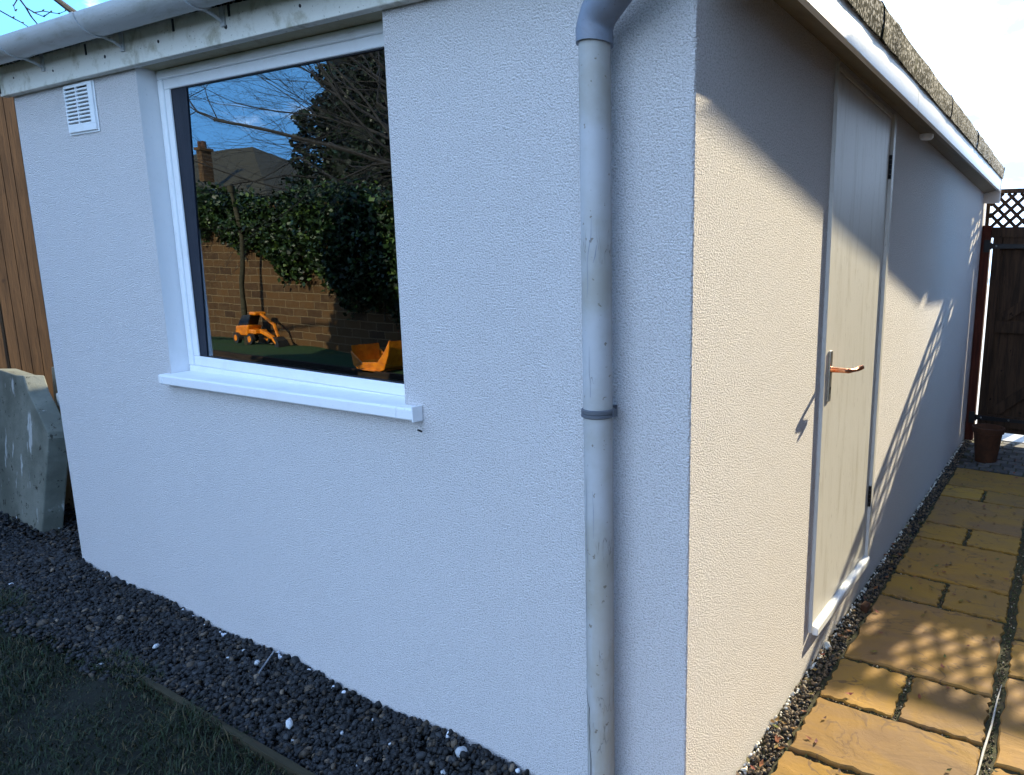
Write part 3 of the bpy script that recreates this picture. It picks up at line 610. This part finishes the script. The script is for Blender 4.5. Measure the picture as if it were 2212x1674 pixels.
# door
g = MB()
g.box((-.085, DY0-.004, DZ0), (.014, DY0+.003, DZ1-.001)); g.box((-.085, DY1-.034, DZ0), (.016, DY1+.002, DZ1-.001)); g.box((-.085, DY0+.003, DZ1-.020), (.004, DY1-.034, DZ1-.001))
g.build('door_frame', 'door_paint', G, bev=.002)
g = MB(); g.box((-.045, DY0+.007, DZ0+.02), (.002, DY1-.037, DZ1-.023)); door = g.build('door', 'door_paint', G, bev=.002)
# door sill board
g = MB(); a, b_ = DY0+.035, DY1-.02
g.prism([(-.07, a, .178), (.022, a, .160), (.026, a, .154), (.026, a, .128), (.0015, a, .128), (.0015, a, .15), (-.07, a, .157)], (0, b_-a, 0)); g.build('threshold', 'upvc', G, bev=.002)
# lever handle with tall backplate
hy = 1.030
g = MB(); g.box((.0022, hy-.014, 1.045), (.010, hy+.014, 1.235)); hd = g.build('door_handle', 'chrome', door, bev=.0025)
g = MB(); g.tube([(.010, hy, 1.165), (.022, hy, 1.165), (.068, hy, 1.165)], [.011, .010, .0085], 18)
g.tube([(.062, hy-.004, 1.165), (.074, hy+.004, 1.165), (.079, hy+.02, 1.165), (.080, hy+.06, 1.162), (.082, hy+.085, 1.162), (.088, hy+.102, 1.165), (.100, hy+.112, 1.170)], [.007, .0095, .0085, .0075, .0085, .0095, .0075], 16)
g.build('lever', 'copper_lever', hd, smooth=True)
g = MB(); g.tube([(.0098, hy, 1.095), (.0108, hy, 1.095)], .006, 14); g.box((.0098, hy-.0025, 1.075), (.0108, hy+.0025, 1.095)); g.build('keyhole', 'black_metal', hd)
for hz in (1.985, .47):
    g = MB(); yh = DY1-.037
    g.box((.0022, yh-.008, hz-.05), (.0040, yh, hz+.05))
    for k_ in range(5): g.tube([(.009, yh, hz-.05+.0205*k_), (.009, yh, hz-.0315+.0205*k_)], .0065, 12)
    g.build('hinge', 'black_metal', door)
# small round sensor under the soffit
g = MB(); g.tube([(.062, 2.209, 2.205), (.062, 2.209, 2.192), (.062, 2.209, 2.182)], [.034, .034, .026], 24); g.build('ceiling_lamp', 'upvc', G, smooth=True)

# ------------------------------------------------------------ left side: fence and leaning slab
F = empty('closeboard_fence', 'brown closeboard timber fence beyond the left end of the white wall', 'fence')
g = MB(); yy = -.25; FX = -4.66
i = 0
while yy < 6.0:
    wv_ = random.uniform(-.003, .003); zt_ = 2.55+random.uniform(-.006, .006)
    g.box((FX-.008, yy, .16), (FX+.010+wv_, yy+.0435, zt_)); yy += .0465
g.build('boards', 'fence_wood', F)
g = MB(); g.box((FX-.03, -.25, -.034), (FX+.004, 6.0, .158)); g.build('gravel_board', 'sleeper_wood', F)
g = MB(); g.box((FX-.012, -.25, .3), (FX-.0085, 6, 2.5)); g.build('backing', 'sleeper_wood', F)
g = MB(); g.box((FX-.06, -.3, .4), (FX-.013, 6, .47)); g.box((FX-.06, -.3, 1.9), (FX-.012, 6, 1.97)); g.build('rail', 'fence_wood', F)
g = MB(); outline = [(-4.644, -.03), (-4.11, -.02), (-4.075, .012), (-4.03, .565), (-4.045, .60), (-4.20, .715), (-4.30, .79), (-4.37, .872), (-4.47, .866), (-4.742, .88)]
# leaning slab: top tilts back slightly
ol = [Vector((x_+.10*(z_/.9), .06+.10*z_, z_)) for x_, z_ in outline]
g.prism(ol, (.012, .085, -.008)); g.build('concrete_slab', 'old_concrete', bev=.006, label='old grey stained concrete slab with a clipped top corner leaning on the fence', category='slab')
g = MB(); g.prism([(-4.52, .30, -.03), (-4.08, .30, -.03), (-4.02, .33, .74), (-4.06, .34, .86), (-4.5, .34, .88)], (0, .05, 0)); g.build('concrete_slab', 'old_concrete', bev=.004, label='second darker concrete slab standing behind the front one', category='slab')
g = MB(); g.prism([(-4.17, .235, .70), (-4.05, .24, .685), (-4.06, .24, .745), (-4.17, .235, .775)], (0, .07, 0)); g.build('stone_chunk', 'pale_concrete', bev=.008, label='small pale chunk of stone lodged between the two concrete slabs', category='stone')

# ------------------------------------------------------------ passage: gate, trellis, fence
GYY = 5.40
P = MB(); P.box((.004, GYY-.05, -.03), (.082, GYY+.05, 2.0)); P.build('gate_post', 'post_wood', bev=.004, label='reddish brown timber gate post fixed against the end of the white side wall', category='post')
P = MB(); P.box((1.196, GYY-.05, -.03), (1.31, GYY+.05, 2.34)); P.build('gate_post', 'post_wood', bev=.004, label='timber gate post on the latch side of the brown garden gate', category='post')
T = empty('garden_gate', 'dark brown ledged timber gate with black strap hinges at the end of the passage', 'gate')
g = MB(); xg = .104; k = 0
while xg < 1.19:
    x2 = min(xg+.098, 1.195); g.box((xg, GYY+.0005*(k % 2), .085), (x2, GYY+.019, 1.905)); k += 1; xg = x2
g.build('boards', 'gate_wood', T, bev=.002)
for (z0, z1) in ((.14, .25), (1.03, 1.14), (1.79, 1.90)):
    g = MB(); g.box((.190, GYY-.028, z0), (1.118, GYY-.001, z1)); g.build('ledge', 'gate_wood', T, bev=.002)
for sx_ in (.104, 1.119):
    g = MB(); g.box((sx_, GYY-.030, .085), (sx_+.076, GYY-.001, 1.895)); g.build('stile', 'gate_wood', T, bev=.002)
for (z0, z1) in ((.25, 1.03), (1.14, 1.79)):
    g = MB(); g.bar((.25, GYY-.014, z0+.03), (1.06, GYY-.014, z1-.03), .09, .024, (0, 1, 0)); g.build('brace', 'gate_wood', T, bev=.002)
for hz in (1.815, .215):
    g = MB(); g.prism([(.085, GYY-.036, hz-.024), (.60, GYY-.036, hz-.012), (.60, GYY-.036, hz+.012), (.085, GYY-.036, hz+.024)], (0, .004, 0)); g.box((.03, GYY-.058, hz-.055), (.084, GYY-.0525, hz+.055))
    g.tube([(.088, GYY-.05, hz-.03), (.088, GYY-.05, hz+.03)], .011, 12)
    h_ = g.build('strap_hinge', 'black_metal', T)
    for bx_ in (.135, .38):
        g = MB(); g.tube([(bx_, GYY-.044, hz), (bx_, GYY-.036, hz)], [.004, .010], 12); g.build('bolt', 'chrome', h_)
T2 = empty('trellis', 'diamond lattice trellis above the gate in a dark timber frame', 'trellis')
tz0, tz1, tx0, tx1 = 1.985, 2.285, .05, 2.20
g = MB(); g.box((.0835, GYY-.034, tz0-.092), (1.2185, GYY+.03, tz0)); g.box((1.3115, GYY-.03, tz0-.075), (tx1, GYY+.03, tz0)); g.box((tx0, GYY-.028, tz1), (1.2185, GYY+.028, tz1+.035)); g.box((1.3115, GYY-.028, tz1), (tx1, GYY+.028, tz1+.035)); g.box((.02, GYY-.028, 2.001), (tx0, GYY+.028, tz1+.035)); g.build('frame', 'gate_wood', T2)
g = MB(); pitch = .106; H_ = tz1-tz0
def clip(x_, dirn, ya):
    # slat from bottom x_ to top x_+dirn*H
    p = [x_, tz0]; q_ = [x_+dirn*H_, tz1]
    def at(xc): return p[1]+(xc-p[0])/(q_[0]-p[0])*H_
    lo_, hi = tx0, tx1
    for pt in (p, q_):
        if pt[0] < lo_: pt[1] = at(lo_) if pt is q_ else tz0+(lo_-x_)/(dirn*H_)*H_; pt[0] = lo_
        if pt[0] > hi: pt[1] = tz0+(hi-x_)/(dirn*H_)*H_; pt[0] = hi
    if abs(p[0]-q_[0]) > .02: g.bar((p[0], ya, p[1]), (q_[0], ya, q_[1]), .030, .007, (0, 1, 0))
xx = tx0-H_
while xx < tx1+H_:
    if xx < tx1 and xx+H_ > tx0: clip(xx, 1, GYY-.0045)
    if xx > tx0 and xx-H_ < tx1: clip(xx, -1, GYY+.0045)
    xx += pitch
g.build('lattice', 'gate_wood', T2)
# fence panel beyond the gate and along the right of the passage
g = MB(); xg = 1.311
while xg < 2.2: g.box((xg, GYY, .03), (min(xg+.12, 2.2), GYY+.018, 1.908)); xg += .12
g.build('fence_panel', 'gate_wood', label='dark timber fence panel filling the passage to the right of the gate', category='fence')
g = MB()
for k_ in range(17): g.box((1.95, 3.52+k_*.11, .0), (1.965+.003*(k_ % 2), 3.63+k_*.11, 1.75))
g.build('side_fence', 'gate_wood', label='dark timber fence along the right of the passage between house and gate', category='fence')
# unseen neighbouring house on the right, with a board and posts added to shade the wall
N_ = empty('neighbouring_house', 'brown brick house across the side passage with an added board shading the garage wall', 'house')
g = MB(); g.box((1.5, -1.5, -.03), (8, 3.5, 6.4)); g.build('wall', 'neighbour_brick', N_)
g = MB(); g.prism([(1.35, -1.65, 6.3), (8.2, -1.65, 6.3), (4.8, -1.65, 8.6)], (0, 5.2, 0)); g.build('roof', 'roof_tile', N_)
def cz(y_):
    return 3.674+(y_-3.33)/(6.18-3.33)*(3.134-3.674) if y_ < 6.18 else 3.134
g = MB()
g.prism([(.85, 3.46, 3.650), (.85, 6.12, cz(6.12)), (.85, 6.14, cz(6.14)+.05), (.85, 6.30, 3.19), (.85, 6.31, 3.134), (.85, 8.0, 3.134), (.85, 8.0, 3.775), (.85, 3.46, 3.652)], (.03, 0, 0))
g.build('shadow_board', 'gate_wood', N_)  # wedge added out of view, shaped to cast the sloping shadow on the side wall
g = MB(); g.box((.881, 7.2, -.03), (.95, 7.27, 3.70)); g.build('post', 'gate_wood', N_)  # unseen posts added only to carry the shading board
g = MB(); g.box((.881, 7.9, -.03), (.95, 7.97, 3.71)); g.build('post', 'gate_wood', N_)
# terracotta pot
g = MB(); px, py = .275, 4.60
prof = [(.085, -.008), (.115, .24), (.128, .245), (.132, .29), (.118, .29), (.112, .25), (.10, .23)]
g.tube([(px, py, z_) for r_, z_ in prof[:4]], [r_ for r_, z_ in prof[:4]], 28, cap=False)
n_ = 28
vs = [(px+r_*math.cos(2*math.pi*j/n_), py+r_*math.sin(2*math.pi*j/n_), z_) for r_, z_ in ((.132, .29), (.118, .291), (.105, .25)) for j in range(n_)]
g.add(vs, [(i*n_+j, i*n_+(j+1) % n_, (i+1)*n_+(j+1) % n_, (i+1)*n_+j) for i in range(2) for j in range(n_)]+[tuple(2*n_+j for j in range(n_))])
g.build('plant_pot', 'terracotta', smooth=True, label='empty terracotta plant pot on the paving in front of the gate', category='plant pot')
g = MB(); g.prism([(.05, 1.52, -.01), (.085, 1.50, -.008), (.09, 1.56, -.008), (.055, 1.575, -.01)], (0, 0, .032)); g.build('brick_fragment', 'terracotta', bev=.006, label='small orange brick fragment lying against the wall below the door sill', category='brick')

# ------------------------------------------------------------ garden behind the camera, seen in the window
VY = -4.4
g = MB(); g.box((-16, VY, -.03), (-3.5, VY-.24, 2.35)); g.build('garden_wall', 'brick', label='brown brick garden wall under ivy reflected in the window', category='wall')
terr('raised_lawn', -15, -4.6, VY+.001, -3.35, 60, 12, lambda X, Y: .33+.02*np.sin(X*3+Y*5), 'grass_lit', kind='structure')
g = MB(); g.box((-15, -3.36, -.03), (-4.6, -3.30, .36)); g.build('terrace_edging', 'sleeper_wood', label='dark timber retaining edge of the raised lawn reflected in the window', category='edging')
terr('garden_ground', -16, 8, -16, -3.4, 20, 20, lambda X, Y: 0*X-.02, 'grass_lit', kind='structure')
def leaves(name, P, size, cols, mt, parent=None, droop=0, **p):
    n = len(P); Rm = rots(n); b_ = np.array([[-.5, 0, 0], [0, -.42, .06], [.62, 0, -.02], [0, .42, .06]])
    V = np.einsum('nij,kj->nki', Rm, b_)*size[:, None, None]+P[:, None]; k = np.arange(n)[:, None]*4
    F = np.concatenate([k+[0, 1, 2], k+[0, 2, 3]])
    return np_mesh(name, V.reshape(-1, 3), F, mt, np.repeat(cols, 4, 0), parent=parent, **p)
# ivy: hangs from the wall top down to a diagonal
n = 52000; x = rng.uniform(-15, -3.6, n); zlow = np.interp(x, [-12, -10.3, -9.6, -8.5, -7.7, -7, -5], [2.02, 1.86, 1.5, 1.25, .98, .85, .4])+.12*np.sin(x*5)+.08*np.sin(x*13)
ztop = 2.45+.12*np.sin(x*2.1)+.08*np.sin(x*7)
tt = rng.random(n); z = zlow+(ztop-zlow)*tt**.8+rng.normal(0, .06, n)
yv = VY+.03+.28*rng.random(n)*(.3+.7*np.sin(np.clip((z-zlow)/(ztop-zlow), 0, 1)*3.14))+.0
top = z > 2.3; yv[top] = VY+rng.uniform(-.5, .35, top.sum())
c_ = np.array([.010, .022, .006])*rng.uniform(.3, 2.2, n)[:, None]; hi = rng.random(n) < .12; c_[hi] = np.array([.06, .10, .02])
I_ = empty('ivy', 'dense green ivy hanging over the top of the brick garden wall', 'ivy')
leaves('foliage', np.c_[x, yv, z], rng.uniform(.03, .075, n), c_, 'leaf', I_)
g = MB()
for i in range(26):
    xx = -14+.4*i+.1*math.sin(i*7); zz = float(np.interp(xx, [-12, -10.3, -9.6, -8.5, -7.7, -7, -5], [2.02, 1.86, 1.5, 1.25, .98, .85, .4]))
    g = MB(); g.tube([(xx, VY+.02, zz-.1), (xx+.1, VY+.03, (zz+2.4)/2), (xx-.05, VY+.03, 2.4)], [.006, .012, .015], 6); g.build('stem', 'bark', I_)

# conifer
def conifer(cx, cy, h0, rad, n, seed, label):
    r_ = np.random.default_rng(seed); T_ = empty('conifer', label, 'tree')
    z = r_.random(n)**.9*h0; a = r_.uniform(0, 6.28, n); prof = np.interp(z/h0, [0, .12, .5, .8, 1], [.75, 1, .85, .5, .03])*rad
    lump = 1+.10*np.sin(a*5+z*2.3)+.08*np.sin(a*9-z*4.1)+.06*np.sin(z*7+a*3)
    rr = prof*lump*(1-.3*r_.random(n)**2)
    c_ = np.array([.007, .015, .006])*r_.uniform(.3, 2.0, n)[:, None]
    leaves('crown', np.c_[cx+rr*np.cos(a), cy+rr*np.sin(a), z+.15], r_.uniform(.07, .16, n), c_, 'leaf', T_)
    g = MB(); k = 18; g.tube([(cx, cy, t_*h0/k) for t_ in range(k)], [max(.02, float(np.interp(t_/k, [0, .12, .5, .8, 1], [.75, 1, .85, .5, .03]))*rad*.86) for t_ in range(k)], 16); g.build('inner_branches', 'conifer_core', T_)
    g = MB(); g.tube([(cx, cy, -.05), (cx, cy, 1.0)], [.2, .15], 10); g.build('trunk', 'bark', T_)
conifer(-15.9, -12.0, 9.6, 2.95, 75000, 3, 'very dark tall conifer behind the brick wall, filling the right of the window reflection')
conifer(-9.2, -10.6, 10.0, 2.8, 36000, 5, 'dark conifer behind the brick wall and right of the tall one in the reflection')
conifer(-6.5, -.3, 4.6, 1.0, 9000, 8, 'narrow unseen evergreen left of the fence, added to shade part of the ivy')  # tree added out of view so its shadow falls on the ivy
# house with chimney far behind
Hh = empty('far_house', 'low tiled roof and brick chimney seen beyond the ivy in the reflection', 'house')
g = MB(); g.box((-32, -15, 0), (-20.4, -10.6, 3.3)); g.build('wall', 'neighbour_brick', Hh)
g = MB(); g.add([(-19.9, -10.2, 3.45), (-33, -10.2, 3.45), (-33, -15.8, 3.45), (-19.9, -15.8, 3.45), (-25.5, -13, 5.6), (-29, -13, 5.6)], [(0, 1, 5, 4), (1, 2, 5), (2, 3, 4, 5), (3, 0, 4), (0, 3, 2, 1)]); rf = g.build('roof', 'edging_wood', Hh)
g = MB(); g.box((-23.62, -10.6, 4.0), (-23.34, -10.3, 5.0)); g.box((-23.66, -10.64, 4.92), (-23.30, -10.26, 5.0)); g.build('chimney', 'brick', rf)
g = MB()
for k in (-23.57, -23.38): g.tube([(k, -10.42, 5.0), (k, -10.42, 5.2)], [.07, .06], 10)
g.build('chimney_pot', 'terracotta', rf)
# bare trees
def limb(g, p, d, ln, rad, depth, r_, spread=.55, droop=.0):
    k = 5; pts = [p]; rs = [rad]; kids = []
    for i in range(k):
        d = (d+Vector((r_.gauss(0, .13), r_.gauss(0, .13), r_.gauss(0, .10)-droop))).normalized(); p = p+d*ln/k; pts.append(p); rs.append(rad*(1-.5*(i+1)/k))
        if i >= 1 and depth > 0:
            for _ in range(1 if r_.random() < .7 else 2):
                s = Vector((r_.gauss(0, 1), r_.gauss(0, 1), r_.gauss(0, .8))).normalized(); kids.append((p, (d*.75+s*spread).normalized(), rs[-1]))
    g.tube(pts, rs, 8 if rad > .05 else (5 if rad > .012 else 4))
    for (pp, dd, rr) in kids: limb(g, pp, dd, ln*r_.uniform(.55, .75), rr*.62, depth-1, r_, spread, droop)
def bare_tree(base, limbs, label, seed, rad=.17, h=2.3, depth=4):
    r_ = random.Random(seed); T_ = empty('bare_tree', label, 'tree')
    g = MB(); b0 = Vector(base); top = b0+Vector((.1, .05, h)); g.tube([b0, (b0+top)/2+Vector((.06, 0, 0)), top], [rad*1.3, rad, rad*.85], 12); g.build('trunk', 'bark', T_, smooth=True)
    g = MB()
    for (d, ln) in limbs: limb(g, top-Vector((0, 0, .1)), Vector(d).normalized(), ln, rad*.5, depth, r_)
    g.build('branches', 'bark', T_)
bare_tree((-6.0, -5.9, -.02), [((-1, .10, .50), 5.2), ((-1, -.1, .36), 5.6), ((-1, .0, .62), 5.4), ((-1, .3, .42), 4.6), ((-1, -.3, .5), 5.0), ((-.8, .3, 1.0), 3.4), ((-.1, .2, 1), 2.6), ((.8, .1, .7), 2.6), ((-1, .4, .75), 3.0)], 'bare leafless tree whose tangled branches fill the top of the window reflection', 11, rad=.075)
# twigs reaching in at the top left
r_ = random.Random(4); T_ = empty('bare_tree', 'leafless tree beyond the gutter with thin twigs against the blue sky at top left', 'tree')
g = MB(); g.tube([(-10.2, 3.2, -.03), (-10.1, 3.1, 2.2), (-9.7, 2.9, 3.9)], [.16, .13, .09], 12); g.build('trunk', 'bark', T_, smooth=True)
g = MB()
main = [(-9.7, 2.9, 3.9), (-8.6, 2.3, 3.95), (-7.2, 1.5, 3.75), (-6.2, 1.05, 3.5), (-5.75, .84, 3.30)]
g.tube(main, [.05, .035, .02, .012, .007], 7)
for path, ra in (([(-5.75,.84,3.30),(-5.6,.80,3.20),(-5.6,.83,3.15),(-5.6,.868,3.13),(-5.6,.915,3.12),(-5.6,.957,3.165)], .006),
                 ([(-5.6,.83,3.15),(-5.6,.85,3.10),(-5.6,.885,3.05),(-5.6,.905,3.02)], .0055), ([(-5.6,.868,3.13),(-5.6,.915,3.155),(-5.58,.99,3.16),(-5.55,1.02,3.185)], .004),
                 ([(-5.8,.62,3.2),(-5.6,.76,3.06),(-5.6,.80,3.045),(-5.6,.85,3.015)], .005), ([(-5.6,.885,3.05),(-5.6,.86,3.03)], .003), ([(-5.6,.80,3.20),(-5.6,.77,3.14),(-5.6,.775,3.11)], .004)):
    g.tube(path, list(np.linspace(ra, ra*.45, len(path))), 5)
    for p in path[1:]:
        q_ = Vector(p); g.tube([q_, q_+Vector((0, r_.uniform(-.012, .012), r_.uniform(.006, .016)))], [.006, .002], 5)
g.tube([(-6.2, 1.05, 3.5), (-5.9, .7, 3.35), (-5.8, .62, 3.2)], [.01, .008, .006], 6)
g.build('branches', 'bark', T_)
# toy digger, scoop, pole on the raised lawn
D_ = empty('toy_digger', 'yellow and black toy digger standing by the brick wall in the window reflection', 'toy digger')
dy = -4.15
g = MB(); g.hexa([(-10.22,dy-.12,.50),(-9.86,dy-.12,.50),(-9.86,dy+.12,.50),(-10.22,dy+.12,.50),(-10.18,dy-.12,.66),(-9.80,dy-.12,.70),(-9.80,dy+.12,.70),(-10.18,dy+.12,.66)])
g.box((-9.86, dy-.10, .54), (-9.6, dy+.10, .62)); g.box((-9.78, dy-.09, .88), (-9.58, dy+.09, .94)); g.build('body', 'toy_yellow', D_, bev=.02)
g = MB(); g.hexa([(-10.16,dy-.09,.66),(-9.84,dy-.09,.70),(-9.84,dy+.09,.70),(-10.16,dy+.09,.66),(-10.02,dy-.08,.86),(-9.74,dy-.08,.89),(-9.74,dy+.08,.89),(-10.02,dy+.08,.86)]); g.build('cab', 'toy_black', D_, bev=.01)
for wx in (-10.12, -9.70):
    for wy in (-.14, .14):
        g = MB(); g.tube([(wx, dy+wy-.03, .45), (wx, dy+wy+.03, .45)], .10, 18); wh_ = g.build('wheel', 'toy_black', D_, smooth=True)
        g = MB(); g.tube([(wx, dy+wy-.034, .45), (wx, dy+wy+.034, .45)], .055, 14); g.build('rim', 'toy_yellow', wh_)
g = MB(); g.bar((-9.62, dy, .60), (-9.30, dy, .50), .07, .06); g.bar((-9.30, dy, .52), (-9.12, dy, .36), .06, .055); g.bar((-9.62, dy, .92), (-9.22, dy, .74), .035, .04); g.bar((-9.22, dy, .76), (-9.10, dy, .52), .035, .04); g.build('arm', 'toy_yellow', D_, bev=.008)
g = MB(); g.prism([(-9.12, dy-.09, .52), (-8.98, dy-.09, .46), (-8.96, dy-.09, .34), (-9.10, dy-.09, .34), (-9.04, dy-.09, .42)], (0, .18, 0)); g.build('bucket', 'toy_black', D_); D_.scale = (.8, .8, .8); D_.location = (-9.8*.2, -4.15*.2, .345*.2)
g = MB(); yb = -3.52
prof = [(-6.42, .62), (-6.40, .42), (-6.30, .36), (-6.05, .35), (-5.90, .40), (-5.84, .54), (-5.80, .70)]
vs = []; n_ = len(prof)
for yo, e_ in ((-.17, 0), (.17, 0), (-.15, .02), (.15, .02)):
    for (px_, pz_) in prof: vs.append((px_+(.02 if px_ < -6.1 else -.02)*(e_ > 0), yb+yo, pz_+e_*(.35 < pz_ < .45)))
fs = []
for i in range(n_-1):
    fs += [(i, i+1, n_+i+1, n_+i), (2*n_+i, 3*n_+i, 3*n_+i+1, 2*n_+i+1)]
g.add(vs, fs)
g.prism([(x_, yb-.185, z_) for x_, z_ in [(-6.42, .56), (-6.40, .40), (-6.30, .34), (-6.05, .33), (-5.88, .38), (-5.80, .54), (-5.76, .72), (-5.86, .58), (-5.98, .46), (-6.24, .44)]], (0, .02, 0))
g.prism([(x_, yb+.165, z_) for x_, z_ in [(-6.42, .56), (-6.40, .40), (-6.30, .34), (-6.05, .33), (-5.88, .38), (-5.80, .54), (-5.76, .72), (-5.86, .58), (-5.98, .46), (-6.24, .44)]], (0, .02, 0))
g.box((-6.2, yb-.22, .335), (-6.0, yb+.22, .37)); g.build('toy_scoop', 'toy_yellow', bev=.006, label='bright yellow toy digger scoop on the grass at the lower right of the window reflection', category='toy')
g = MB(); g.tube([(-9.98, -4.12, .3), (-9.95, -4.12, 1.2), (-9.87, -4.13, 1.85), (-10.05, -4.15, 2.55)], [.036, .034, .03, .026], 10); g.tube([(-10.05, -4.15, 2.5), (-10.05, -4.15, 2.6)], .05, 10)
g.build('wooden_post', 'edging_wood', smooth=True, label='thin grey leaning post in front of the brick wall in the reflection', category='post')
